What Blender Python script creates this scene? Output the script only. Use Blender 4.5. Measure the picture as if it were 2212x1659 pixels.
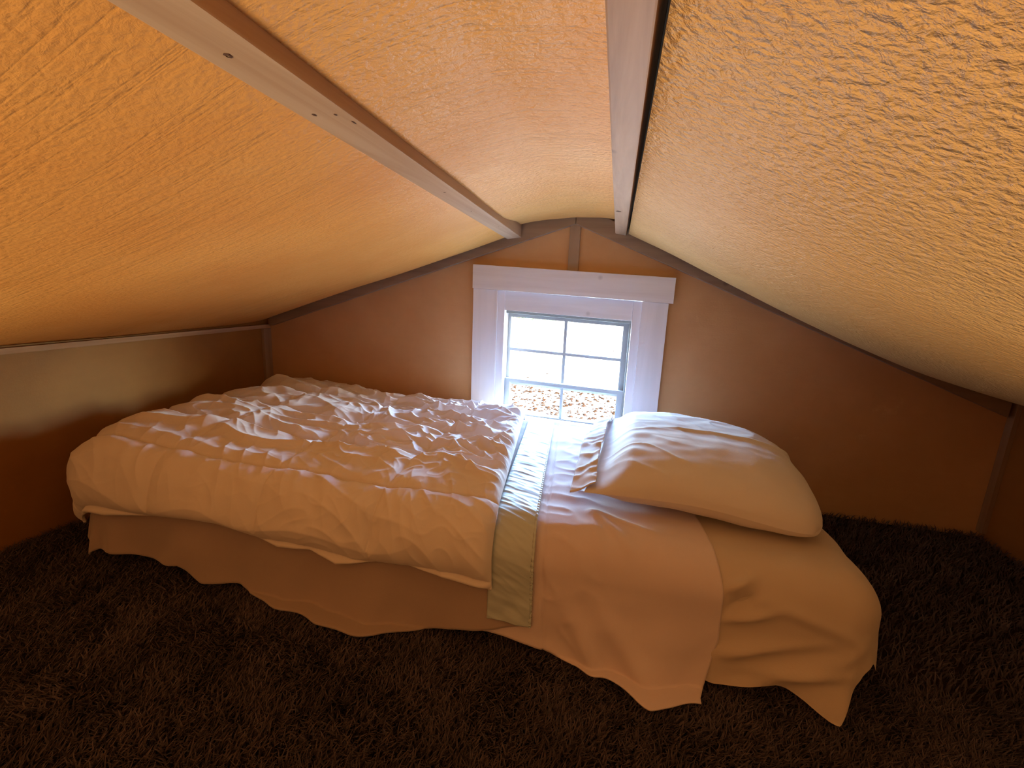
import bpy, bmesh, math, random
import numpy as np
from mathutils import Matrix, Vector

random.seed(7)
C = bpy.context.scene.collection
SC = bpy.context.scene
for o in list(bpy.data.objects):
    bpy.data.objects.remove(o)

# ------------------------------------------------------------------ camera
R = np.array([[0.97396482, 0.09544816, -0.20562632],
              [0.22061122, -0.19026514, 0.9566242],
              [0.0521845, -0.97708179, -0.20636848]])
EYE = 0.745
cam = bpy.data.cameras.new('camera')
cam.sensor_width = 36.0
cam.lens = 36.0 * 993.0 / 2212.0
cam.clip_start = 0.02
cam.clip_end = 400
co = bpy.data.objects.new('camera', cam)
C.objects.link(co)
m = Matrix.Identity(4)
for i in range(3):
    m[i][0] = R[i, 0]
    m[i][1] = -R[i, 1]
    m[i][2] = -R[i, 2]
m[2][3] = EYE
co.matrix_world = m
SC.camera = co

# ------------------------------------------------------------------ light
w = bpy.data.worlds.new('sky')
SC.world = w
w.use_nodes = True
nt = w.node_tree
sky = nt.nodes.new('ShaderNodeTexSky')
sky.sky_type = 'NISHITA'
sky.sun_disc = False
SUN_EL, SUN_AZ = math.radians(24), math.radians(100)   # low sun off the right end of the gable, just behind its plane
sky.sun_elevation = SUN_EL
sky.sun_rotation = SUN_AZ
sky.dust_density = 3.0
sky.air_density = 1.3
bg = nt.nodes['Background']
bg.inputs['Strength'].default_value = 5.8
tint = nt.nodes.new('ShaderNodeMix'); tint.data_type = 'RGBA'; tint.blend_type = 'MULTIPLY'
tint.inputs[0].default_value = 1.0
tint.inputs[7].default_value = (0.70, 0.90, 1.24, 1)
nt.links.new(sky.outputs[0], tint.inputs[6])
nt.links.new(tint.outputs[2], bg.inputs['Color'])
sun = bpy.data.lights.new('sun', 'SUN')
sun.energy = 10.0
sun.angle = math.radians(0.53)
sun.color = (1.0, 0.93, 0.82)
so = bpy.data.objects.new('sun', sun)
C.objects.link(so)
sd = Vector((math.sin(SUN_AZ) * math.cos(SUN_EL), math.cos(SUN_AZ) * math.cos(SUN_EL), math.sin(SUN_EL)))
so.rotation_euler = sd.to_track_quat('Z', 'Y').to_euler()
so.location = (0, -3, 8)
# added unseen fill lamp below and behind the viewer, brightens the loft ceiling
al = bpy.data.lights.new('ceiling_fill', 'AREA')
al.shape = 'RECTANGLE'
al.size, al.size_y = 1.2, 0.8
al.energy = 68.0
al.color = (1.0, 0.80, 0.56)
ao = bpy.data.objects.new('ceiling_fill', al)
C.objects.link(ao)
ao.location = (-0.85, -3.4, -1.70)
ao.rotation_euler = (math.radians(112), 0, math.radians(-12))
SC.view_settings.view_transform = 'Standard'
SC.view_settings.look = 'None'
SC.view_settings.gamma = 1
SC.view_settings.use_curve_mapping = False
SC.view_settings.exposure = 1.55
SC.cycles.use_denoising = True
SC.cycles.max_bounces = 14
SC.cycles.diffuse_bounces = 8
SC.cycles.transparent_max_bounces = 12
SC.cycles.use_guiding = True
SC.cycles.filter_width = 1.2
SC.cycles.sample_clamp_indirect = 0


# ------------------------------------------------------------------ helpers
def tag(o, label=None, cat=None, kind=None, group=None):
    if label: o['label'] = label
    if cat: o['category'] = cat
    if kind: o['kind'] = kind
    if group: o['group'] = group
    return o


def mesh_obj(name, verts, faces, mat, parent=None, smooth=False):
    me = bpy.data.meshes.new(name)
    me.from_pydata([tuple(map(float, v)) for v in verts], [], [tuple(f) for f in faces])
    me.update()
    if smooth:
        me.polygons.foreach_set('use_smooth', [True] * len(me.polygons))
    if mat: me.materials.append(mat)
    o = bpy.data.objects.new(name, me)
    C.objects.link(o)
    if parent: o.parent = parent
    return o


def bm_obj(name, bm, mat, parent=None, smooth=False):
    bmesh.ops.recalc_face_normals(bm, faces=bm.faces)
    me = bpy.data.meshes.new(name)
    bm.to_mesh(me)
    bm.free()
    if smooth:
        me.polygons.foreach_set('use_smooth', [True] * len(me.polygons))
    me.materials.append(mat)
    o = bpy.data.objects.new(name, me)
    C.objects.link(o)
    if parent: o.parent = parent
    return o


def empty(name, loc=(0, 0, 0)):
    o = bpy.data.objects.new(name, None)
    o.location = loc
    C.objects.link(o)
    return o


def add_prism(bm, poly, y0, y1):
    """polygon in x,z pushed along y"""
    a = [bm.verts.new((x, y0, z)) for x, z in poly]
    b = [bm.verts.new((x, y1, z)) for x, z in poly]
    n = len(poly)
    bm.faces.new(a)
    bm.faces.new(b[::-1])
    for i in range(n):
        j = (i + 1) % n
        bm.faces.new((a[i], b[i], b[j], a[j]))


def add_hex(bm, p):
    """eight corners: 0-3 one end ring, 4-7 the other"""
    v = [bm.verts.new(q) for q in p]
    for f in ((0, 1, 2, 3), (7, 6, 5, 4), (0, 4, 5, 1), (1, 5, 6, 2), (2, 6, 7, 3), (3, 7, 4, 0)):
        bm.faces.new([v[i] for i in f])


def add_box(bm, x0, x1, y0, y1, z0, z1):
    add_hex(bm, [(x0, y0, z0), (x1, y0, z0), (x1, y1, z0), (x0, y1, z0),
                 (x0, y0, z1), (x1, y0, z1), (x1, y1, z1), (x0, y1, z1)])


def bevel(bm, w=0.002, seg=2):
    bmesh.ops.recalc_face_normals(bm, faces=bm.faces)
    bmesh.ops.bevel(bm, geom=list(bm.edges), offset=w, segments=seg, affect='EDGES', profile=0.7)


def board(name, poly, y0, y1, mat, parent=None, bw=0.0018):
    bm = bmesh.new()
    add_prism(bm, poly, y0, y1)
    bevel(bm, bw)
    return bm_obj(name, bm, mat, parent)


_rng = np.random.RandomState(11)
_perm = _rng.permutation(512)
_g2 = np.stack([np.cos(np.arange(64) * 2 * np.pi / 64), np.sin(np.arange(64) * 2 * np.pi / 64)], 1)


def pn(x, y, seed=0):
    """2-D gradient noise, about -0.7..0.7"""
    x = np.asarray(x, float) + seed * 17.13
    y = np.asarray(y, float) + seed * 5.71
    xi = np.floor(x).astype(int); yi = np.floor(y).astype(int)
    xf = x - xi; yf = y - yi
    u = xf ** 3 * (xf * (xf * 6 - 15) + 10); v = yf ** 3 * (yf * (yf * 6 - 15) + 10)

    def g(ix, iy, dx, dy):
        h = _perm[(_perm[ix % 512] + iy) % 512] % 64
        return _g2[h, 0] * dx + _g2[h, 1] * dy
    a = g(xi, yi, xf, yf); b = g(xi + 1, yi, xf - 1, yf)
    c = g(xi, yi + 1, xf, yf - 1); d = g(xi + 1, yi + 1, xf - 1, yf - 1)
    return (a * (1 - u) + b * u) * (1 - v) + (c * (1 - u) + d * u) * v


def ridge(n, k=2.2):
    return np.clip(1 - np.abs(n) * k, 0, 1) ** 2


def sstep(a, b, x):
    t = np.clip((x - a) / (b - a), 0, 1)
    return t * t * (3 - 2 * t)


def grid_obj(name, P, mat, parent=None, closed_u=False):
    """P: array (nu, nv, 3)"""
    nu, nv = P.shape[:2]
    idx = np.arange(nu * nv).reshape(nu, nv)
    f = np.stack([idx[:-1, :-1], idx[1:, :-1], idx[1:, 1:], idx[:-1, 1:]], -1).reshape(-1, 4)
    if closed_u:
        g = np.stack([idx[-1, :-1], idx[0, :-1], idx[0, 1:], idx[-1, 1:]], -1).reshape(-1, 4)
        f = np.concatenate([f, g])
    me = bpy.data.meshes.new(name)
    me.vertices.add(nu * nv)
    me.vertices.foreach_set('co', P.reshape(-1).astype(np.float32))
    me.loops.add(len(f) * 4)
    me.loops.foreach_set('vertex_index', f.reshape(-1).astype(np.int32))
    me.polygons.add(len(f))
    me.polygons.foreach_set('loop_start', np.arange(0, len(f) * 4, 4, dtype=np.int32))
    me.polygons.foreach_set('use_smooth', np.ones(len(f), dtype=bool))
    me.update(calc_edges=True)
    me.validate()
    me.materials.append(mat)
    o = bpy.data.objects.new(name, me)
    C.objects.link(o)
    if parent: o.parent = parent
    return o


# ------------------------------------------------------------------ materials
def new_mat(name, col, rough=0.6, spec=0.5, metal=0.0, tint=(1, 1, 1)):
    mt = bpy.data.materials.new(name)
    mt.use_nodes = True
    b = mt.node_tree.nodes['Principled BSDF']
    b.inputs['Base Color'].default_value = (*col, 1)
    b.inputs['Roughness'].default_value = rough
    b.inputs['Specular IOR Level'].default_value = spec
    b.inputs['Metallic'].default_value = metal
    b.inputs['Specular Tint'].default_value = (*tint, 1)
    return mt


class N:
    """small node builder"""
    def __init__(s, mt):
        s.t = mt.node_tree
        s.b = s.t.nodes['Principled BSDF']
        s.co = s.t.nodes.new('ShaderNodeTexCoord').outputs['Object']

    def node(s, ty, **k):
        n = s.t.nodes.new(ty)
        for a, v in k.items():
            setattr(n, a, v)
        return n

    def link(s, a, b):
        s.t.links.new(a, b)

    def mapping(s, scale=(1, 1, 1), rot=(0, 0, 0), vec=None):
        n = s.node('ShaderNodeMapping')
        n.inputs['Scale'].default_value = scale
        n.inputs['Rotation'].default_value = rot
        s.link(vec if vec is not None else s.co, n.inputs['Vector'])
        return n.outputs[0]

    def noise(s, scale, detail=4, vec=None, rough=0.5, dist=0.0):
        n = s.node('ShaderNodeTexNoise')
        n.inputs['Scale'].default_value = scale
        n.inputs['Detail'].default_value = detail
        n.inputs['Roughness'].default_value = rough
        n.inputs['Distortion'].default_value = dist
        s.link(vec if vec is not None else s.co, n.inputs['Vector'])
        return n.outputs['Fac']

    def ramp(s, fac, stops):
        n = s.node('ShaderNodeValToRGB')
        e = n.color_ramp.elements
        while len(e) < len(stops):
            e.new(0.5)
        for k, (p, c) in enumerate(stops):
            e[k].position = p
            e[k].color = (*c, 1) if len(c) == 3 else c
        s.link(fac, n.inputs[0])
        return n.outputs[0]

    def math(s, op, a, b=None):
        n = s.node('ShaderNodeMath', operation=op)
        for i, v in enumerate((a, b)):
            if v is None: continue
            if isinstance(v, (int, float)): n.inputs[i].default_value = v
            else: s.link(v, n.inputs[i])
        return n.outputs[0]

    def mix(s, fac, a, b, mode='MIX'):
        n = s.node('ShaderNodeMix', data_type='RGBA', blend_type=mode)
        for i, v in ((0, fac), (6, a), (7, b)):
            if isinstance(v, (int, float)): n.inputs[i].default_value = v
            elif isinstance(v, tuple): n.inputs[i].default_value = (*v, 1)
            else: s.link(v, n.inputs[i])
        return n.outputs[2]

    def bump(s, h, strength=0.3, dist=0.01, normal=None):
        n = s.node('ShaderNodeBump')
        n.inputs['Strength'].default_value = strength
        n.inputs['Distance'].default_value = dist
        s.link(h, n.inputs['Height'])
        if normal is not None: s.link(normal, n.inputs['Normal'])
        return n.outputs[0]


def g3(v): return (v, v, v)


def ceiling_mat(name, col_a, col_b, wrinkle, rough, metal, crease_h=0.16):
    mt = new_mat(name, col_a, rough, 0.5, metal, (1, .72, .36))
    n = N(mt)
    blot = n.noise(2.2, 5, rough=0.55)
    c = n.ramp(blot, [(0.35, col_b), (0.65, col_a)])
    # thin dark creases across the slope
    warp = n.mapping((1.2, 34, 1.2))
    lines = n.noise(1.0, 3, vec=warp, rough=0.6)
    crease = n.ramp(lines, [(0.46, g3(1)), (0.495, g3(0)), (0.53, g3(1))])
    patch = n.ramp(n.noise(1.7, 2), [(0.42, g3(0)), (0.6, g3(1))])
    cf = n.math('MULTIPLY', n.math('SUBTRACT', 1.0, crease), n.math('ADD', n.math('MULTIPLY', patch, 0.16), 0.04))
    c = n.mix(cf, c, tuple(v * 0.45 for v in col_b))
    n.link(c, n.b.inputs['Base Color'])
    # paper-like wrinkles and weave
    wv = n.node('ShaderNodeTexVoronoi', feature='SMOOTH_F1')
    wv.inputs['Scale'].default_value = 120
    n.link(n.mapping((1, 1.35, 1)), wv.inputs['Vector'])
    fine = n.noise(260, 3, rough=0.6)
    mid = n.noise(85, 3, rough=0.6, dist=0.4)
    h = n.math('ADD', n.math('MULTIPLY', wv.outputs['Distance'], 0.5), n.math('ADD', n.math('MULTIPLY', fine, 0.35), mid))
    b1 = n.bump(h, wrinkle, 0.006)
    b2 = n.bump(n.math('MULTIPLY', crease, 1.0), crease_h, 0.004, b1)
    n.link(b2, n.b.inputs['Normal'])
    r = n.ramp(blot, [(0.3, g3(rough + 0.1)), (0.7, g3(rough - 0.06))])
    n.link(r, n.b.inputs['Roughness'])
    return mt


def wood_mat(name, col_a, col_b, axis='y', rough=0.55, bump=0.15, scale=1.0, knots=True):
    mt = new_mat(name, col_a, rough, 0.4)
    n = N(mt)
    sc = {'y': (26, 1.6, 26), 'x': (1.6, 26, 26), 'z': (26, 26, 1.6)}[axis]
    sc = tuple(v * scale for v in sc)
    g = n.noise(1.0, 5, vec=n.mapping(sc), rough=0.6, dist=0.7)
    c = n.ramp(g, [(0.3, col_b), (0.62, col_a)])
    if knots:
        k = n.node('ShaderNodeTexVoronoi')
        k.inputs['Scale'].default_value = 5.5
        n.link(n.mapping((1, 1, 1)), k.inputs['Vector'])
        kf = n.ramp(k.outputs['Distance'], [(0.03, g3(1)), (0.075, g3(0))])
        c = n.mix(n.math('MULTIPLY', kf, 0.6), c, tuple(v * 0.35 for v in col_b))
    n.link(c, n.b.inputs['Base Color'])
    n.link(n.bump(g, bump, 0.004), n.b.inputs['Normal'])
    return mt


def panel_mat(name, col_a, col_b, rough, bump=0.12, axis='z'):
    mt = new_mat(name, col_a, rough, 0.5, 0.0, (1, .75, .45))
    n = N(mt)
    sc = {'z': (46, 46, 5), 'x': (4, 46, 46), 'y': (46, 4, 46)}[axis]
    g = n.noise(1.0, 4, vec=n.mapping(sc), rough=0.6)
    blot = n.noise(3.0, 5, rough=0.6)
    c = n.mix(n.math('MULTIPLY', g, 0.5), n.ramp(blot, [(0.35, col_b), (0.65, col_a)]), col_b)
    # pale worn rubs
    sc_n = n.ramp(n.noise(7, 6, rough=0.7), [(0.66, g3(0)), (0.74, g3(1))])
    c = n.mix(n.math('MULTIPLY', sc_n, 0.18), c, tuple(min(1, v * 1.9) for v in col_a))
    n.link(c, n.b.inputs['Base Color'])
    n.link(n.bump(n.math('ADD', g, n.math('MULTIPLY', n.noise(180, 3), 0.6)), bump, 0.004), n.b.inputs['Normal'])
    return mt


def cloth_mat(name, col, rough=0.85, weave=900, sheen=0.25, bump=0.06, extra=None):
    mt = new_mat(name, col, rough, 0.25)
    n = N(mt)
    v = n.noise(5, 3)
    c = n.mix(n.math('MULTIPLY', v, 0.35), col, tuple(k * 0.9 for k in col))
    n.link(c, n.b.inputs['Base Color'])
    h = n.math('ADD', n.noise(weave, 1), n.math('MULTIPLY', n.noise(70, 4, dist=0.5), 1.4))
    n.link(n.bump(h, bump, 0.004), n.b.inputs['Normal'])
    n.b.inputs['Sheen Weight'].default_value = sheen
    n.b.inputs['Sheen Roughness'].default_value = 0.5
    return mt


M = {}
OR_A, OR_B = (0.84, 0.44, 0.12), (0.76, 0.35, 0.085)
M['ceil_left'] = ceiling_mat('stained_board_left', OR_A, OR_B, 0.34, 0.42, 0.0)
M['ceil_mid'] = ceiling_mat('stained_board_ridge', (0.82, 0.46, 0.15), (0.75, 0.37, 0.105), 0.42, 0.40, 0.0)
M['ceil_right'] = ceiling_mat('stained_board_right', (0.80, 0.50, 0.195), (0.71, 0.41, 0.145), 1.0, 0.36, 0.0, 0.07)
M['beam'] = wood_mat('painted_beam', (0.55, 0.39, 0.245), (0.42, 0.265, 0.15), 'y', 0.6, 0.12)
M['beam_aged'] = wood_mat('weathered_beam', (0.52, 0.34, 0.20), (0.30, 0.17, 0.085), 'y', 0.5, 0.2, 0.8)
M['rafter'] = wood_mat('gable_rafter', (0.33, 0.22, 0.14), (0.25, 0.16, 0.10), 'x', 0.65)
M['stud'] = wood_mat('gable_stud', (0.36, 0.24, 0.15), (0.28, 0.17, 0.10), 'z', 0.65)
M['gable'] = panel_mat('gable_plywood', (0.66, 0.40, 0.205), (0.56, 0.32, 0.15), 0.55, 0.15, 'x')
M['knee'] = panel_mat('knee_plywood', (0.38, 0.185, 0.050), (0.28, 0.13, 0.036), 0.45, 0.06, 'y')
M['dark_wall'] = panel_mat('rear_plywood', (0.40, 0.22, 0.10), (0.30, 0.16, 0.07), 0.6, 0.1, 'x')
M['white'] = wood_mat('white_paint', (0.80, 0.78, 0.79), (0.72, 0.69, 0.69), 'x', 0.45, 0.08)
M['white_v'] = wood_mat('white_paint_upright', (0.80, 0.78, 0.80), (0.74, 0.72, 0.73), 'z', 0.45, 0.06)
M['vinyl'] = new_mat('white_vinyl', (0.36, 0.37, 0.365), 0.5, 0.2)
M['gasket'] = new_mat('grey_gasket', (0.22, 0.22, 0.20), 0.6)
M['comforter'] = cloth_mat('comforter_cotton', (0.70, 0.65, 0.64), 0.8)
M['blanket'] = cloth_mat('blanket_fleece', (0.37, 0.29, 0.26), 0.95, 400, 0.4)
M['sheet'] = cloth_mat('sheet_cotton', (0.64, 0.54, 0.55), 0.8)
M['under'] = cloth_mat('bottom_sheet_cotton', (0.54, 0.45, 0.37), 0.85)
M['pillow'] = cloth_mat('pillowcase_cotton', (0.66, 0.61, 0.60), 0.8)
M['satin'] = cloth_mat('satin_ribbon', (0.46, 0.53, 0.535), 0.42, 600, 0.1, 0.03)
M['satin'].node_tree.nodes['Principled BSDF'].inputs['Specular IOR Level'].default_value = 0.6
M['label'] = new_mat('white_tape', (0.85, 0.84, 0.82), 0.7)
M['dark'] = new_mat('dark_knot', (0.10, 0.05, 0.03), 0.8)
M['roof'] = new_mat('roof_shingle', (0.12, 0.11, 0.10), 0.9)
n_ = new_mat('carpet_backing', (0.035, 0.020, 0.014), 1.0, 0.05)
M['carpet'] = n_
mt = new_mat('carpet_yarn', (0.10, 0.055, 0.035), 0.9, 0.1)
nn = N(mt)
cc = nn.ramp(nn.noise(9, 4), [(0.3, (0.070, 0.056, 0.066)), (0.7, (0.125, 0.10, 0.118))])
nn.link(cc, nn.b.inputs['Base Color'])
M['yarn'] = mt
# gravel outside
mt = new_mat('desert_gravel', (0.16, 0.11, 0.08), 1.0, 0.0)
nn = N(mt)
sp = nn.ramp(nn.noise(3.4, 6, rough=0.72), [(0.60, g3(0)), (0.66, g3(1))])
cc = nn.mix(sp, nn.ramp(nn.noise(1.2, 5), [(0.35, (0.135, 0.095, 0.062)), (0.65, (0.175, 0.128, 0.086))]), (0.020, 0.009, 0.004))
nn.link(cc, nn.b.inputs['Base Color'])
M['gravel'] = mt
M['stone'] = wood_mat('litter_stone', (0.014, 0.0055, 0.002), (0.008, 0.0035, 0.0015), 'x', 0.9, knots=False)
M['stone'].node_tree.nodes['Principled BSDF'].inputs['Specular IOR Level'].default_value = 0
M['scrub'] = wood_mat('scrub_leaf', (0.10, 0.10, 0.04), (0.05, 0.055, 0.025), 'z', 0.9, knots=False)
# thin clear glass
mt = bpy.data.materials.new('clear_glass')
mt.use_nodes = True
t = mt.node_tree
for k in list(t.nodes):
    if k.type != 'OUTPUT_MATERIAL': t.nodes.remove(k)
tr = t.nodes.new('ShaderNodeBsdfTransparent'); tr.inputs[0].default_value = (0.95, 0.97, 0.96, 1)
gl = t.nodes.new('ShaderNodeBsdfGlossy'); gl.inputs['Roughness'].default_value = 0.02
fr = t.nodes.new('ShaderNodeFresnel'); fr.inputs['IOR'].default_value = 1.35
mx = t.nodes.new('ShaderNodeMixShader')
t.links.new(fr.outputs[0], mx.inputs[0]); t.links.new(tr.outputs[0], mx.inputs[1]); t.links.new(gl.outputs[0], mx.inputs[2])
t.links.new(mx.outputs[0], t.nodes['Material Output'].inputs[0])
M['glass'] = mt

# ------------------------------------------------------------------ the room shell
WX0, WX1, WY0, WY1 = -1.53, 1.31, -3.6, 1.80
EDGE = -0.35                    # the loft floor ends here, open to the room below
LOW = -2.4
RX, RZ = -0.175, 1.075           # underside of the roof at the ridge
SL, SR = 0.385, 0.385


def roof_z(x):
    return RZ - (SL * (RX - x) if x < RX else SR * (x - RX))


OX0, OX1, OZ0, OZ1 = -0.475, 0.100, 0.19, 0.735      # window opening
bm = bmesh.new()
add_prism(bm, [(WX0 - .1, -.1), (OX0, -.1), (OX0, roof_z(OX0)), (WX0 - .1, roof_z(WX0 - .1))], WY1, WY1 + .1)
add_prism(bm, [(OX1, -.1), (WX1 + .1, -.1), (WX1 + .1, roof_z(WX1 + .1)), (OX1, roof_z(OX1))], WY1, WY1 + .1)
add_prism(bm, [(OX0, OZ1), (OX1, OZ1), (OX1, roof_z(OX1)), (RX, RZ), (OX0, roof_z(OX0))], WY1, WY1 + .1)
add_prism(bm, [(OX0, -.1), (OX1, -.1), (OX1, OZ0), (OX0, OZ0)], WY1, WY1 + .1)
wall_back = tag(bm_obj('wall_back', bm, M['gable']), 'brown plywood gable wall around the white window', 'wall', 'structure')
bm = bmesh.new()
add_prism(bm, [(WX0 - .1, LOW), (WX1 + .1, LOW), (WX1 + .1, roof_z(WX1 + .1)), (RX, RZ), (WX0 - .1, roof_z(WX0 - .1))], WY0 - .1, WY0)
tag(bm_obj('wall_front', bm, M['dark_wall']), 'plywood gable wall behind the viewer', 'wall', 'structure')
bm = bmesh.new(); add_box(bm, WX0 - .1, WX0, WY0, WY1, LOW, roof_z(WX0) + .02)
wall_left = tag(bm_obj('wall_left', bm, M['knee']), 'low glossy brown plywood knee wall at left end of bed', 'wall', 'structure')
bm = bmesh.new(); add_box(bm, WX1, WX1 + .1, WY0, WY1, LOW, roof_z(WX1) + .02)
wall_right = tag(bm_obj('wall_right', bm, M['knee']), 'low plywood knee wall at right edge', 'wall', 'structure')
bm = bmesh.new(); add_box(bm, WX0 - .1, WX1 + .1, EDGE, WY1 + .1, -.17, -.026)
floor = tag(bm_obj('floor', bm, M['carpet']), 'dark brown shag carpet floor in front of the bed', 'floor', 'structure')
bm = bmesh.new()
for s, x1 in ((-1, WX0 - .25), (1, WX1 + .25)):
    a = (RX, RZ - .006); b = (x1, roof_z(x1) - .006)
    add_prism(bm, [a, b, (b[0], b[1] + .06), (a[0], a[1] + .06)], WY0 - .2, WY1 + .45)
tag(bm_obj('roof', bm, M['roof']), 'outer roof deck over the loft', 'roof', 'structure')

bm = bmesh.new(); add_box(bm, WX0 - .1, WX1 + .1, WY0 - .1, EDGE + .1, LOW - .1, LOW)
tag(bm_obj('floor_lower', bm, M['dark_wall']), 'plain floor of the room below the loft', 'floor', 'structure')
bm = bmesh.new(); add_box(bm, WX0 - .1, WX1 + .1, EDGE, EDGE + .1, LOW, -.16)
tag(bm_obj('wall_lower', bm, M['dark_wall']), 'plywood wall under the loft edge', 'wall', 'structure')
# ceiling sheets, hung under the roof between the beams: each its own panel
ceiling = tag(empty('ceiling', (0, 0, 0)), 'orange stained ceiling boards of the low gable loft', 'ceiling', 'structure')
SY0, SY1 = -1.6, WY1 - .045


def interp(x, xs, ys):
    return np.interp(x, xs, ys)


def sheet(name, xs, zs, sagf, wf, mat, th=0.006, nu=60, nv=90):
    u = np.linspace(xs[0], xs[-1], nu)
    v = np.concatenate([np.linspace(SY0, SY1 - .3, nv // 2), np.linspace(SY1 - .3, SY1, nv // 2 + 1)[1:]])
    X, Y = np.meshgrid(u, v, indexing='ij')
    # smooth the profile a little
    uu = np.linspace(xs[0], xs[-1], 400)
    zz = np.interp(uu, xs, zs)
    k = np.ones(31) / 31
    zz = np.convolve(np.pad(zz, 15, mode='reflect', reflect_type='odd'), k, 'valid')
    Z = np.interp(X, uu, zz) - sagf(X, Y) + 0.003 * pn(X * 3, Y * 3, 3)
    wl = wf(X)
    X = X + .026 * (WY1 - Y) * wl
    Z = Z + .011 * (WY1 - Y) * wl
    top = np.stack([X, Y, Z + th], -1)
    bot = np.stack([X, Y, Z], -1)
    P = np.concatenate([bot, top[::-1]], 0)
    return grid_obj(name, P, mat, ceiling, closed_u=True)


def sag_left(X, Y):
    dx = np.clip((-0.42 - X) / 1.1, 0, 1)
    rise = np.exp(-np.clip(SY1 - Y, 0, None) / 0.09)
    return (0.030 * np.sin(np.pi * np.clip(dx, 0, 1)) ** .8 + .012 * dx) * (1 - rise)


def sag_right(X, Y):
    dx = np.clip((X - 0.02) / 1.3, 0, 1)
    rise = np.exp(-np.clip(SY1 - Y, 0, None) / 0.08)
    return (0.030 * np.sin(np.pi * dx) ** .8 + .012 * dx) * (1 - rise)


def sag_mid(X, Y):
    return .024 * np.clip((-.20 - X) / .17, 0, 1) * sstep(.02, .35, SY1 - Y)


p1 = sheet('ceiling_panel', [-1.53, -1.24, -1.02, -0.81, -0.576, -0.415], [.540, .650, .728, .795, .872, .931], sag_left, lambda X: np.clip((X + 1.53) / 1.11, 0, 1), M['ceil_left'])
p2 = sheet('ceiling_panel', [-0.378, -0.34, -0.28, -0.176, -0.08, -0.025], [.972, .982, .992, 1.003, 1.003, .998], sag_mid, lambda X: np.clip((-.025 - X) / .353, 0, 1), M['ceil_mid'], nu=40)
p3 = sheet('ceiling_panel', [0.017, .157, .291, .501, .711, .896, 1.073, 1.31], [.950, .893, .834, .745, .660, .588, .536, .470], sag_right, lambda X: 0 * X, M['ceil_right'])


# beams along the ridge direction
def beam(name, sec, y0, y1, label, kx=0.0, kz=0.0, mat=None):
    bm = bmesh.new()
    add_prism(bm, sec, y0, y1)
    for q in bm.verts:
        d = WY1 - q.co.y
        q.co.x += kx * d
        q.co.z += kz * d
    bevel(bm, 0.002)
    return tag(bm_obj(name, bm, mat or M['beam']), label, 'beam', 'structure')


beam_left = beam('trim_1', [(-.430, .921), (-.376, .929), (-.378, .985), (-.432, .977)], -1.6, WY1 - .005, 'pale wooden ceiling beam left of the ridge, with small dark knots', .026, .011)
beam_right = beam('trim_2', [(-.030, .953), (.008, .946), (.018, .990), (-.028, 1.005)], -1.6, WY1 - .005, 'weathered wooden ceiling beam right of the ridge, with a split', mat=M['beam_aged'])

# knots and the split on the beams: small dents with dark wood
def knot(beam_o, x, y, z, rx, ry, ringed=True):
    bm = bmesh.new()
    n = 12
    out = [bm.verts.new((x + rx * (1 + .18 * math.sin(3 * q)) * math.cos(q * math.tau / n), y + ry * math.sin(q * math.tau / n), z)) for q in range(n)]
    if ringed:
        inn = [bm.verts.new((x + rx * .5 * math.cos(q * math.tau / n), y + ry * .5 * math.sin(q * math.tau / n), z - .0006)) for q in range(n)]
        low = [bm.verts.new((v.co.x, v.co.y, z + .003)) for v in out]
        for q in range(n):
            j = (q + 1) % n
            bm.faces.new((out[q], out[j], inn[j], inn[q]))
            bm.faces.new((out[q], low[q], low[j], out[j]))
    else:
        c = bm.verts.new((x, y, z - .0006))
        for q in range(n):
            bm.faces.new((out[q], out[(q + 1) % n], c))
    return bm_obj('knot', bm, M['dark'], beam_o)


for f, yy, rx, ry, rg in ((.42, .405, .0032, .0045, True), (.30, .545, .0022, .004, False), (.72, .555, .0018, .003, False), (.86, .585, .0012, .006, False), (.55, .98, .0035, .0015, False), (.45, 1.20, .0015, .003, False), (.6, 1.48, .003, .002, False)):
    d = WY1 - yy
    knot(beam_left, -.430 + .054 * f + .026 * d, yy, .921 + .008 * f + .011 * d - .0004, rx, ry, rg)
knot(beam_right, -.016, 1.285, .9505 - .0006, .010, .006, False)
# knee wall cap strip and corner strip
bm = bmesh.new(); add_box(bm, WX0, WX0 + .016, WY0, WY1 - .004, .508, .524); bevel(bm, .0015)
tag(bm_obj('trim_3', bm, M['beam']), 'thin wooden strip along the top of the left knee wall', 'trim', 'structure')
bm = bmesh.new(); add_box(bm, WX0, WX0 + .014, WY1 - .045, WY1 - .001, .0, .507); bevel(bm, .0015)
tag(bm_obj('trim_4', bm, M['stud']), 'upright wooden strip in the left corner behind the bed', 'trim', 'structure')
bm = bmesh.new(); add_box(bm, WX1 - .014, WX1, WY1 - .03, WY1 - .001, .0, .47); bevel(bm, .0015)
tag(bm_obj('trim_5', bm, M['stud']), 'upright wooden strip in the dark right corner', 'trim', 'structure')

# gable rafters and stud on the wall
ra = 0.042
PK = (RX, 0.983)
zl = lambda x: PK[1] - .350 * (RX - x)
zr = lambda x: PK[1] - .392 * (x - RX)
board('rafter', [(RX - .001, PK[1]), (RX - .001, 1.05), (-1.5, zl(-1.5) + .068), (-1.5, zl(-1.5))], WY1 - .028, WY1 + .0005, M['rafter'], wall_back)
board('rafter', [(RX + .001, PK[1]), (1.28, zr(1.28)), (1.28, zr(1.28) + .05), (RX + .001, 1.05)], WY1 - .028, WY1 + .0005, M['rafter'], wall_back)
board('stud', [(-.194, .80), (-.154, .80), (-.157, .985), (-.196, .985)], WY1 - .012, WY1 + .0005, M['stud'], wall_back)

# ------------------------------------------------------------------ window
XC = -0.186
win = tag(empty('window_1', (0, 0, 0)), 'small white framed window with divided panes above the bed', 'window', 'structure')


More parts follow.
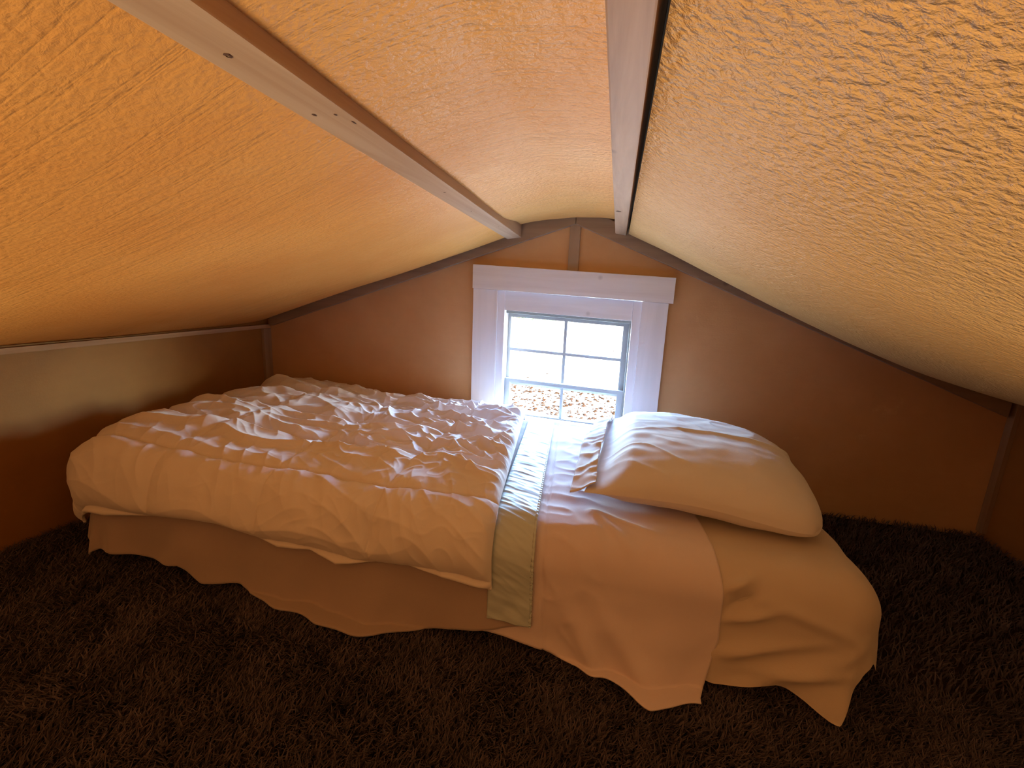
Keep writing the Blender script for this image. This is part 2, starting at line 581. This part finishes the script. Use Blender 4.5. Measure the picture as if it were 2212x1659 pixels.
def T(x, z, d=0.0):
    """frame is slightly out of square, as measured"""
    zz = z - 0.022 * (x - XC)
    xx = x - 0.012 * (z - 0.72)
    k = (1.8 + d) / 1.8
    return (xx * k, EYE + (zz - EYE) * k)


def wboard(name, x0, x1, z0, z1, ya, yb, mat, parent, bw=0.0018):
    d = ya - WY1
    return board(name, [T(x0, z0, d), T(x1, z0, d), T(x1, z1, d), T(x0, z1, d)], ya, yb, mat, parent, bw)


wboard('header_board', -.570, .202, .724, .817, 1.774, 1.8005, M['white'], win)
wboard('casing', -.566, -.465, -.02, .7235, 1.780, 1.8005, M['white_v'], win)
wboard('casing', .091, .186, -.02, .7235, 1.780, 1.8005, M['white_v'], win)
wboard('sill_board', -.60, .22, -.05, -.021, 1.76, 1.8005, M['white'], win)
wboard('jamb', -.4645, -.434, .195, .7235, 1.790, 1.898, M['white_v'], win)
wboard('jamb', .060, .0905, .195, .7235, 1.790, 1.898, M['white_v'], win)
wboard('head_panel', -.4335, .0595, .648, .7235, 1.794, 1.898, M['white'], win)
wboard('sill_panel', -.4335, .0595, .195, .215, 1.794, 1.898, M['white'], win)
# gasket line round the sash
bm = bmesh.new()
for (a, b, c, d) in ((-.4335, -.427, .216, .647), (.053, .0595, .216, .647), (-.427, .053, .638, .647)):
    add_prism(bm, [T(a, c, .02), T(b, c, .02), T(b, d, .02), T(a, d, .02)], 1.825, 1.895)
bm_obj('gasket', bm, M['gasket'], win)


def sash(x0, x1, z0, z1, y, rail, sw, rows, zone):
    fr = bmesh.new()
    d = y - WY1
    parts = [(x0, x0 + sw, z0, z1), (x1 - sw, x1, z0, z1), (x0 + sw, x1 - sw, z1 - sw * .6, z1), (x0 + sw, x1 - sw, z0, z0 + rail)]
    for a, b, c, e in parts:
        add_prism(fr, [T(a, c, d), T(b, c, d), T(b, e, d), T(a, e, d)], y, y + .022)
    f = bm_obj('sash', fr, M['vinyl'], win)
    gx0, gx1, gz0, gz1 = x0 + sw, x1 - sw, z0 + rail, z1 - sw * .6
    xm = (gx0 + gx1) / 2
    zm = (gz0 + gz1) / 2
    mw = .0055
    yy = y + .006
    bars = [(xm - mw, xm + mw, gz0, gz1)]
    if rows == 2:
        bars += [(gx0, xm - mw, zm - mw, zm + mw), (xm + mw, gx1, zm - mw, zm + mw)]
    for a, b, c, e in bars:
        bm = bmesh.new()
        add_prism(bm, [T(a, c, d), T(b, c, d), T(b, e, d), T(a, e, d)], yy, yy + .010)
        bm_obj('muntin', bm, M['vinyl'], f)
    for a, b in ((gx0, xm), (xm, gx1)):
        for c, e in (((gz0, zm), (zm, gz1)) if rows == 2 else ((gz0, gz1),)):
            bm = bmesh.new()
            p = [T(a, c, d), T(b, c, d), T(b, e, d), T(a, e, d)]
            bm.faces.new([bm.verts.new((x, yy + .005, z)) for x, z in p])
            bm_obj('pane', bm, M['glass'], f)
    return f


sash(-.4265, .0525, .352, .6375, 1.862, .014, .021, 2, 0)
sash(-.4265, .0525, .216, .375, 1.836, .016, .024, 1, 0)

# ------------------------------------------------------------------ outside ground
GZ = -2.6
bm = bmesh.new()
vs = [bm.verts.new(p) for p in ((-200, -60, GZ), (200, -60, GZ), (200, 260, GZ), (-200, 260, GZ))]
bm.faces.new(vs)
tag(bm_obj('ground', bm, M['gravel']), 'sunlit gravel yard seen through the window', 'ground', 'structure')
# litter of small stones on it
rs = np.random.RandomState(5)
V, F = [], []
for k in range(1900):
    y = 10.0 + 5.6 * rs.rand() if k < 1830 else 15.6 + 26 * rs.rand()
    x = (-.19 + (rs.rand() - .5) * .9) / 1.8 * y
    r = .022 + .055 * rs.rand() ** 2
    base = len(V)
    nn_ = 6
    for q in range(nn_):
        a = q / nn_ * 2 * math.pi
        rr = r * (.7 + .5 * rs.rand())
        V.append((x + rr * math.cos(a), y + rr * 1.6 * math.sin(a), GZ))
    V.append((x, y, GZ + r * .5))
    for q in range(nn_):
        F.append((base + q, base + (q + 1) % nn_, base + nn_))
tag(mesh_obj('gravel_stones', V, F, M['stone']), 'scattered brown stones on the bright yard outside', 'stones', 'stuff')
V, F = [], []
for k in range(900):
    bx = rs.choice([-10.6, -9.6, -9.0, -8.2, -7.4, -6.4, -3]) + rs.randn() * .4
    by = 49.5 + rs.randn() * .8
    z = GZ + abs(rs.randn()) * .45
    s = .12 + .12 * rs.rand()
    b = len(V)
    d1 = rs.randn(3) * s; d2 = rs.randn(3) * s
    V += [(bx, by, z), (bx + d1[0], by + d1[1], z + abs(d1[2])), (bx + d2[0], by + d2[1], z + abs(d2[2]))]
    F.append((b, b + 1, b + 2))
tag(mesh_obj('scrub_bushes', V, F, M['scrub']), 'dry scrub at the far edge of the yard', 'scrub', 'stuff')

# ------------------------------------------------------------------ bed
BX0, BX1, BY0, BY1, BH, BR = -1.322, 0.545, 0.850, 1.690, 0.250, 0.080


def drape(S, Tt, off, flare, disp=0.0, folds=None, floor_eps=0.004):
    """lay a flat cloth over the rounded mattress; S along x, Tt along y, returns points"""
    r = BR
    qx = np.clip(S, BX0 + r, BX1 - r)
    qy = np.clip(Tt, BY0 + r, BY1 - r)
    ex = S - qx; ey = Tt - qy
    L = np.sqrt(ex ** 2 + ey ** 2) + 1e-9
    nx, ny = ex / L, ey / L
    ro = r + off
    arc = ro * np.pi / 2
    a = np.clip(L / ro, 0, np.pi / 2)
    D = np.clip(L - arc, 0, None)            # hanging length
    drop = BH - r - floor_eps
    Dv = np.minimum(D, drop)
    ext = D - Dv
    top = np.sin(np.pi / 2 - a)
    outd = ro * np.sin(a) + flare * Dv ** 1.3 / max(drop, 1e-3) ** .3 + ext * 0.75
    zz = BH - r + ro * np.cos(a) - Dv
    if folds is not None:
        f = folds(qx + nx * .1, qy + ny * .1, Dv, S, Tt)
        outd = outd + f
    d = disp
    outd = outd + d * np.sin(a)
    zz = zz + d * np.cos(a)
    X = qx + nx * outd
    Y = qy + ny * outd
    return np.stack([X, Y, np.maximum(zz, floor_eps)], -1), L, D


def t_of(z, off):
    """front cloth coordinate whose point hangs at height z"""
    ro = BR + off
    return BY0 + BR - (ro * np.pi / 2 + (BH - BR - np.asarray(z)))


def s_of(z, off, side):
    ro = BR + off
    e = ro * np.pi / 2 + (BH - BR - z)
    return BX0 + BR - e if side < 0 else BX1 - BR + e


def cloth_grid(off, s_left, s_right, t_front, t_back, nu, nv):
    """s_left/s_right are functions of t-fraction, t_front of s"""
    u = np.linspace(0, 1, nu); v = np.linspace(0, 1, nv)
    U, Vv = np.meshgrid(u, v, indexing='ij')
    return U, Vv


def base_folds(amp, k=5.0, seed=1):
    def f(x, y, D, S, Tt):
        g = sstep(0.0, .16, D)
        p = S * 1.0 + Tt * 0.0
        side = np.abs(y - (BY0 - .02)) > .12
        p = np.where(side, Tt, S)
        return amp * g * (pn(p * k, D * 1.2, seed) * 1.3 + 0.5 * pn(p * k * 2.3 + D * 3, D * 2, seed + 3))
    return f


shared = base_folds(.030, 5.0, 2)


def wrinkle_small(S, Tt, seed):
    wx = S + .05 * pn(S * 4, Tt * 4, seed)
    wy = Tt + .05 * pn(S * 4 + 9, Tt * 4, seed + 1)
    return pn(wx * 9, wy * 17, seed + 2)


# --- mattress under its bottom sheet
bed = tag(empty('mattress', ((BX0 + BX1) / 2, (BY0 + BY1) / 2, 0)), 'mattress on the carpet under a loose tan bottom sheet, bare at its right end', 'mattress')
bed_loc = np.array(bed.location)
bm = bmesh.new()
add_box(bm, BX0 + .01, BX1 - .01, BY0 + .01, BY1 - .01, .006, BH - .008)
bmesh.ops.recalc_face_normals(bm, faces=bm.faces)
bmesh.ops.bevel(bm, geom=list(bm.edges), offset=.05, segments=4, affect='EDGES')
o = bm_obj('mattress_core', bm, M['under'], bed, True)
o.location = -bed.location


def child_of_bed(o):
    o.location = -bed.location
    return o


nu, nv = 240, 200
U, W_ = np.meshgrid(np.linspace(0, 1, nu), np.linspace(0, 1, nv), indexing='ij')
off = 0.002
sL, sR = -.30, s_of(.12, off, 1)
S = sL + (sR - sL) * U
zf = np.interp(S, [-.3, .1, .25, .36, .41, .46, .51, .60, .75], [.03, .03, .012, .040, .020, -.005, .05, .15, .21])
zf = zf + .006 * pn(S * 9, S * 0, 4)
t0 = t_of(zf, off)
t1 = BY1 + .12
Tt = t0 + (t1 - t0) * W_
wr = .004 * wrinkle_small(S, Tt, 21)
for ps, pt, a, ws, wt, rot in ((.275, .845, .016, .030, .010, .5), (.285, .815, -.012, .030, .009, .6), (.30, .79, .013, .045, .010, .35), (.34, .735, .010, .09, .012, .30), (.42, .80, .007, .10, .013, -.25), (.40, .70, .009, .10, .011, .15)):
    dx, dy = S - ps, Tt - pt
    al_ = dx * math.cos(rot) + dy * math.sin(rot); ac = -dx * math.sin(rot) + dy * math.cos(rot)
    wr = wr + a * np.exp(-(al_ / ws) ** 2 - (ac / wt) ** 2)
wr = wr * sstep(.21, .27, S) + 0.0


def under_folds(x, y, D, S, Tt):
    g = sstep(0.0, .12, D)
    f = shared(x, y, D, S, Tt) * (.2 + .3 * sstep(.22, .32, S))
    g = g * sstep(.22, .32, S)
    # sweeping diagonal folds towards the corner
    dd = (S - .25) * .55 + (D - .08) * 1.0
    f = f + g * .012 * np.exp(-((dd - .02) / .02) ** 2) + g * .014 * np.exp(-((dd - .10) / .022) ** 2)
    # flare of the loose corner
    f = f + .025 * sstep(.05, .18, D) * sstep(.37, .44, S) * (1 - sstep(.46, .54, S))
    return f


P, L, D = drape(S, Tt, off, .13, wr, under_folds)
child_of_bed(grid_obj('bottom_sheet', P, M['under'], bed))

# --- flat sheet
off = 0.007
nu, nv = 220, 260
U, W_ = np.meshgrid(np.linspace(0, 1, nu), np.linspace(0, 1, nv), indexing='ij')
sl0 = -.60
t_a = t_of(-.03, off)


def sheet_right(t):
    return np.interp(t, [t_of(-.03, off), t_of(.0, off), t_of(.10, off), t_of(.2, off), BY0 + .04, 1.05, 1.9],
                     [.225, .232, .252, .250, .238, .22, .22])


S = sl0 + (.25 - sl0) * U
for it in range(3):
    zf = np.interp(S, [-.6, -.35, -.2, -.07, .04, .13, .25], [.03, .03, .028, .010, -.02, -.058, -.045]) + .004 * pn(S * 8, S * 0, 6)
    t0 = t_of(zf, off)
    Tt = t0 + (BY1 + .12 - t0) * W_
    S = sl0 + (sheet_right(Tt) - sl0) * U


def sheet_folds(x, y, D, S, Tt):
    g = sstep(0.0, .16, D)
    f = shared(x, y, D, S, Tt) * .8
    # long diagonal folds from the pillow's tip down to the hem
    for sx, sl, a, wd in ((-.055, .55, .012, .022), (.02, .75, .016, .03), (.13, .25, .010, .035)):
        f = f + a * g * np.exp(-((S - sx - sl * (D - .03)) / wd) ** 2)
    return f


wr = .0035 * wrinkle_small(S, Tt, 31)
near = np.exp(-((S + .06) / .07) ** 2)
wr = wr + near * .004 * ridge(pn(S * 13 + Tt * 6, Tt * 15, 33))
# creases running out from the pillow's front corner
for ang, a in ((-.9, .006), (-.45, .006), (-1.3, .004)):
    dx, dy = S + .02, Tt - .99
    along = dx * math.cos(ang) + dy * math.sin(ang)
    across = -dx * math.sin(ang) + dy * math.cos(ang)
    wr = wr + a * np.exp(-(across / .011) ** 2) * sstep(0, .03, along) * (1 - sstep(.10, .2, along))
# stitched hem line near the blanket edge
hem_x = -.100 - .088 * (Tt - .85)
wr = wr - .003 * np.exp(-((S - hem_x) / .0025) ** 2)
P, L, D = drape(S, Tt, off, .15, wr, sheet_folds)
o = grid_obj('flat_sheet', P, M['sheet'])
tag(o, 'pale flat sheet draped to the floor between satin band and pillow', 'sheet')
so_ = o.modifiers.new('solid', 'SOLIDIFY'); so_.thickness = .0025; so_.offset = -1


# --- blanket with a satin binding at its head end
def edge_blanket(t):      # right edge of the binding
    return np.interp(t, [.55, .83, 1.59, 1.95], [-.108, -.118, -.183, -.21])


def edge_comf(t):         # right edge of the comforter
    return np.interp(t, [.60, .87, 1.60, 1.95], [-.190, -.205, -.292, -.33])


off = 0.013
nu, nv = 420, 240
U, W_ = np.meshgrid(np.linspace(0, 1, nu), np.linspace(0, 1, nv), indexing='ij')
HX = [-1.70, -1.45, -1.33, -1.20, -1.07, -.99, -.915, -.82, -.71, -.58, -.44, -.35, -.27, -.19, -.10]
HZ = [.22, .13, .02, .03, .022, .032, .003, .012, -.03, -.055, -.04, .0, .022, .036, .062]
foot = s_of(.09, off, -1)
S = foot + (-.11 - foot) * U
for it in range(3):
    t0 = t_of(np.interp(S, HX, HZ), off)
    Tt = t0 + (BY1 + .10 - t0) * W_
    S = foot + (edge_blanket(Tt) - .004 - foot) * U


def blanket_folds(x, y, D, S, Tt):
    g = sstep(0.02, .17, D)
    f = shared(x, y, D, S, Tt) * 1.1
    f = f + g * .022 * np.exp(-((S + 1.0 + .5 * (D - .1)) / .045) ** 2)
    f = f + g * .02 * np.exp(-((S + 1.20 - .3 * (D - .1)) / .04) ** 2)
    f = f + g * .012 * np.exp(-((S + .45) / .07) ** 2)
    f = f + g * .012 * np.exp(-((S + 1.30) / .05) ** 2)
    return f


wr = .003 * wrinkle_small(S, Tt, 41)
P, L, D = drape(S, Tt, off, .14, wr, blanket_folds)
blanket = grid_obj('blanket', P, M['blanket'])
tag(blanket, 'tan blanket hanging below the comforter, with satin band at its edge', 'blanket')
so_ = blanket.modifiers.new('solid', 'SOLIDIFY'); so_.thickness = .004; so_.offset = -1

# satin binding, puckered along its seam
nu, nv = 40, 620
U, W_ = np.meshgrid(np.linspace(0, 1, nu), np.linspace(0, 1, nv), indexing='ij')
t0 = float(t_of(.060, off))
Tt = t0 + (BY1 + .05 - t0) * W_
eb = edge_blanket(Tt)
wd = .092
S = eb - wd * (1 - U)
prof = np.sin(np.pi * np.clip(U, .0, 1)) ** .5
pk = pn(Tt * 60 + U * 1.2, U * 1.2, 51) * .0022 + ridge(pn(Tt * 34 + 1.6 * U, U * .9, 52), 2.5) * .0012
lowfold = sstep(.08, .15, np.clip(float(t_of(.17, off)) - Tt, 0, .3) + .05)
pk = pk + .010 * lowfold * pn(Tt * 16 - U * 1.4, U, 53)
wr = .0035 + .003 * prof + pk * (.55 + .45 * prof)
P, L, D = drape(S, Tt, off, .14, wr, blanket_folds)
st = grid_obj('satin_binding', P, M['satin'], blanket)
st['label'] = 'pale aqua satin band'
so_ = st.modifiers.new('solid', 'SOLIDIFY'); so_.thickness = .003; so_.offset = -1
# stitched cord on its head edge
V, F = [], []
tt = np.linspace(t0, BY1 + .03, 500)
e1 = edge_blanket(tt)
Pc, _, _ = drape(e1, tt, off, .14, .002 + .0015 * np.abs(np.sin(tt * 260)), blanket_folds)
ring = []
for q in range(6):
    a = q / 6 * 2 * math.pi
    ring.append(Pc + np.array([.0032 * math.cos(a), 0, .0032 * math.sin(a)]) + np.array([0, -.0015, 0]))
PP = np.stack(ring, 0)
grid_obj('seam_piping', PP, M['satin'], blanket, closed_u=True)

# --- comforter
off = 0.030
nu, nv = 760, 560
U, W_ = np.meshgrid(np.linspace(0, 1, nu), np.linspace(0, 1, nv), indexing='ij')
CHX = [-1.75, -1.5, -1.40, -1.30, -1.205, -1.06, -.938, -.86, -.785, -.701, -.62, -.55, -.46, -.385, -.30, -.222, -.15]
CHZ = [.26, .17, .145, .130, .128, .150, .160, .163, .152, .134, .140, .122, .143, .146, .136, .130, .128]
foot = s_of(.15, off, -1)
S = foot + (-.19 - foot) * U
for it in range(3):
    t0 = t_of(np.interp(S, CHX, CHZ), off)
    Tt = t0 + (BY1 + .07 - t0) * W_
    S = foot + (edge_comf(Tt) - foot) * U
# quilting: stitched rows along the bed and short rows across
rowt = [t0 - .02 for _ in ()]
rows = np.array([.735, .905, 1.09, 1.275, 1.46, 1.64])
cols = np.array([-1.36, -1.06, -.76, -.47])
wob_t = Tt + .012 * pn(S * 5, Tt * 2, 61)
wob_s = S + .012 * pn(S * 2, Tt * 5, 62)
dr = np.min(np.abs(wob_t[..., None] - rows), -1)
dc = np.min(np.abs(wob_s[..., None] - cols), -1)
quilt = np.minimum(1 - np.exp(-dr / .022), 1 - .55 * np.exp(-dc / .018))
stitch = np.exp(-(dr / .003) ** 2) * .003 + np.exp(-(dc / .003) ** 2) * .0015
# wrinkles
topm = sstep(.93, 1.05, Tt)
wx = S + .07 * pn(S * 3, Tt * 5, 63)
wy = Tt + .045 * pn(S * 4.5, Tt * 5, 64) + .10 * (S + .8) * .25
big = pn(wx * 3.2, wy * 11, 65)
long_ = ridge(pn(wx * 3.0, wy * 12, 66), 2.4)
cross = ridge(pn(wx * 9 + wy * 7, wy * 10, 67), 2.6)
fine = pn(wx * 20, wy * 24, 68)
fine2 = ridge(pn(wx * 17 - wy * 8, wy * 22, 69), 2.4)
headm = sstep(-1.0, -.45, S)
ampt = (.30 + .75 * topm)
edge_w = np.exp(-((Tt - .90) / .075) ** 2)
rake = ridge(pn(S * 16 + Tt * 9 + .6 * pn(S * 5, Tt * 5, 71), Tt * 5 - S * 2, 72), 2.3)
wr = .020 * quilt - stitch
wr = wr + ampt * (.016 * big + .015 * long_ + (.004 + .008 * headm) * cross + (.002 + .003 * headm) * fine + (.002 + .004 * headm) * fine2)
wr = wr + topm * .006 * (1 - headm) * (ridge(pn(wx * 7 + wy * 3, wy * 13, 74), 2.4) + .8 * pn(wx * 12, wy * 15, 75))
wr = wr + edge_w * (.006 * rake + .004 * pn(S * 30 + Tt * 14, Tt * 12, 73))
# gathers fanning out from the head edge
de = edge_comf(Tt) - S
gth = np.exp(-de / .10)
wr = wr + gth * .005 * pn(Tt * 42, de * 6, 70) * topm
wr = wr * (1 - .85 * np.exp(-de / .012))
# softened mid-length hang on the front
front = 1 - sstep(.80, .92, Tt)


def comf_folds(x, y, D, S, Tt):
    g = sstep(0.0, .10, D)
    f = shared(x, y, D, S, Tt) * .9 + np.maximum(0, blanket_folds(x, y, D, S, Tt) - shared(x, y, D, S, Tt) * 1.1) * .6
    f = f + .004 * g
    # gathered pleats
    for sx, sl, a, wd_ in ((-.385, .25, -.016, .018), (-.62, -.2, -.008, .022), (-1.33, .0, -.012, .02), (-.90, .3, -.005, .03), (-.52, .3, .008, .03), (-.26, .1, .006, .03)):
        f = f + a * g * np.exp(-((S - sx - sl * D) / wd_) ** 2)
    return f


# round the hems in
edge_in = np.exp(-W_ * 160) + np.exp(-(1 - U) * 230) * .8 + np.exp(-U * 160)
wr = wr * (1 - np.clip(edge_in, 0, 1)) - .004 * np.clip(edge_in, 0, 1)
wr = wr + .032 * (1 - sstep(-1.30, -.75, S)) * sstep(.78, .92, Tt)
P, L, D = drape(S, Tt, off, .11, wr, comf_folds)
comf = grid_obj('comforter', P, M['comforter'])
tag(comf, 'wrinkled white quilted comforter covering the foot of the bed, with stitched seams', 'comforter')
so_ = comf.modifiers.new('solid', 'SOLIDIFY'); so_.thickness = .006; so_.offset = -1

# ------------------------------------------------------------------ pillow
pil = tag(empty('pillow', (.245, 1.278, .26)), 'plump white pillow in a pillowcase at the right end of the bed', 'pillow')
nu, nv = 150, 170
u = np.linspace(-1, 1, nu); v = np.linspace(-1, 1, nv)
U, V_ = np.meshgrid(u, v, indexing='ij')
hx, hy = .260, .325


def pillow_side(sgn):
    au, av = np.abs(U), np.abs(V_)
    # plan: sides bow in a little between pointed corners
    px = U * hx * (1 - .05 * (1 - av ** 2) * au ** 3)
    py = V_ * hy * (1 - .07 * (1 - au ** 2) * av ** 3)
    th = np.clip((1 - au ** 3.2), 0, 1) ** .5 * np.clip((1 - av ** 3.4), 0, 1) ** .5
    # the open end of the case lies flat
    flat = sstep(-1.0, -.62, U)
    th = th * (.25 + .75 * flat)
    h = th * (.078 if sgn > 0 else .048)
    # corners are stuffed round except at the open end
    cr_ = sstep(-.2, .6, U)
    k = 1 - cr_ * .16 * (au ** 4) * (av ** 4)
    px = px * k; py = py * k
    # wrinkles run from the open end and out of the corners
    wob = .5 * pn(U * 2.2, V_ * 1.6, 88)
    wv = .0045 * ridge(pn(U * 1.1 + 1.1 * V_ + wob, V_ * 3.6 + .9 * U + wob, 81), 3.2) * (1 - sstep(-.75, .15, U))
    wv = wv + .0018 * ridge(pn(U * 2.0 - .8 * V_, V_ * 2.4 + 1.4 * U + wob, 89), 4.0) * sstep(-.5, .1, V_)
    wv = wv + .003 * pn(U * 4, V_ * 7, 82) + .006 * pn(U * 1.6, V_ * 1.5, 83)
    cr = .006 * np.exp(-((V_ - .02 - .16 * U + .10 * np.sin(U * 2)) / .035) ** 2) * sstep(-.5, -.1, U)
    h = h + sgn * (wv + (cr if sgn > 0 else 0)) * np.clip(th * 2.2, 0, 1)
    h = h * sgn
    return np.stack([px, py, h + 0 * px], -1)


top = pillow_side(1)
bot = pillow_side(-1)
P = np.concatenate([top, bot[::-1]], 0)
# lay it on the bed: slight turn, front droops
ang = math.radians(-3)
X = P[..., 0] * math.cos(ang) - P[..., 1] * math.sin(ang)
Y = P[..., 0] * math.sin(ang) + P[..., 1] * math.cos(ang)
Z = P[..., 2] + .047
U2_ = np.concatenate([U, U[::-1]], 0); V2_ = np.concatenate([V_, V_[::-1]], 0); U = U2_
yf = np.clip((-.22 - P[..., 1]) / .12, 0, 1)
Z = Z - .026 * sstep(-.2, 1, U) * sstep(.2, 1, -V2_) - .024 * sstep(.1, 1, U) * sstep(.1, 1, V2_)
P = np.stack([X, Y, Z], -1)
grid_obj('pillowcase', P, M['pillow'], pil, closed_u=True)
# loose hem flap at the open end
nu2, nv2 = 24, 120
U2, V2 = np.meshgrid(np.linspace(0, 1, nu2), np.linspace(-.96, .96, nv2), indexing='ij')
fx = -.235 - .055 * U2 - .01 * np.cos(V2 * 1.5) + .006 * pn(V2 * 4, U2, 85)
fy = V2 * hy * (.98 + .02 * U2)
fz = .055 + .020 * np.cos(V2 * math.pi / 2) - .022 * U2 + .008 * ridge(pn(V2 * 6, U2 * .7, 86), 2.2) * (1 - .5 * U2) + .006 * pn(V2 * 5, U2 * 2, 87)
X = fx * math.cos(ang) - fy * math.sin(ang)
Y = fx * math.sin(ang) + fy * math.cos(ang)
fl = grid_obj('case_hem', np.stack([X, Y, fz], -1), M['pillow'], pil)
so_ = fl.modifiers.new('solid', 'SOLIDIFY'); so_.thickness = .003
bm = bmesh.new(); add_hex(bm, [(0, 0, 0), (.024, .004, -.008), (.026, .006, -.006), (.002, .002, .002), (.004, .012, .014), (.028, .016, .008), (.03, .018, .010), (.006, .014, .016)])
o = bm_obj('care_tag', bm, M['label'], pil)
o.location = (.243, .262, .028)
o['label'] = 'small white tag on the back seam'

# ------------------------------------------------------------------ carpet pile
rs = np.random.RandomState(3)
NB = 230000
px = rs.uniform(WX0 + .01, WX1 - .01, NB)
py = np.where(rs.rand(NB) < .85, rs.uniform(.15, .95, NB), rs.uniform(.95, WY1 - .01, NB))
keep = ~((px > BX0 + .05) & (px < BX1 - .05) & (py > BY0 + .05) & (py < BY1))
px, py = px[keep], py[keep]
NB = len(px)
lean = pn(px * 10, py * 10, 91) * 3 + rs.randn(NB) * 1.3
hgt = .020 + .010 * rs.rand(NB)
bend = .010 + .012 * rs.rand(NB)
wdt = .0011 + .0009 * rs.rand(NB)
a2 = rs.rand(NB) * 2 * np.pi
cx, cy = np.cos(lean), np.sin(lean)
wx_, wy_ = np.cos(a2) * wdt, np.sin(a2) * wdt
b0 = np.stack([px - wx_, py - wy_, np.full(NB, -.026)], -1)
b1 = np.stack([px + wx_, py + wy_, np.full(NB, -.026)], -1)
m0 = np.stack([px - wx_ + cx * bend * .35, py - wy_ + cy * bend * .35, -.026 + hgt * .65], -1)
m1 = np.stack([px + wx_ + cx * bend * .35, py + wy_ + cy * bend * .35, -.026 + hgt * .65], -1)
tp = np.stack([px + cx * bend, py + cy * bend, -.026 + hgt], -1)
VV = np.stack([b0, b1, m0, m1, tp], 1).reshape(-1, 3)
i0 = np.arange(NB) * 5
tri = np.concatenate([np.stack([i0, i0 + 1, i0 + 3], 1), np.stack([i0, i0 + 3, i0 + 2], 1), np.stack([i0 + 2, i0 + 3, i0 + 4], 1)])
me = bpy.data.meshes.new('carpet_pile')
me.vertices.add(len(VV)); me.vertices.foreach_set('co', VV.reshape(-1).astype(np.float32))
me.loops.add(len(tri) * 3); me.loops.foreach_set('vertex_index', tri.reshape(-1).astype(np.int32))
me.polygons.add(len(tri)); me.polygons.foreach_set('loop_start', np.arange(0, len(tri) * 3, 3, dtype=np.int32))
me.update(calc_edges=True)
me.materials.append(M['yarn'])
o = bpy.data.objects.new('carpet_pile', me)
C.objects.link(o)
tag(o, 'dark brown shaggy carpet pile around the bed', 'carpet', 'stuff')
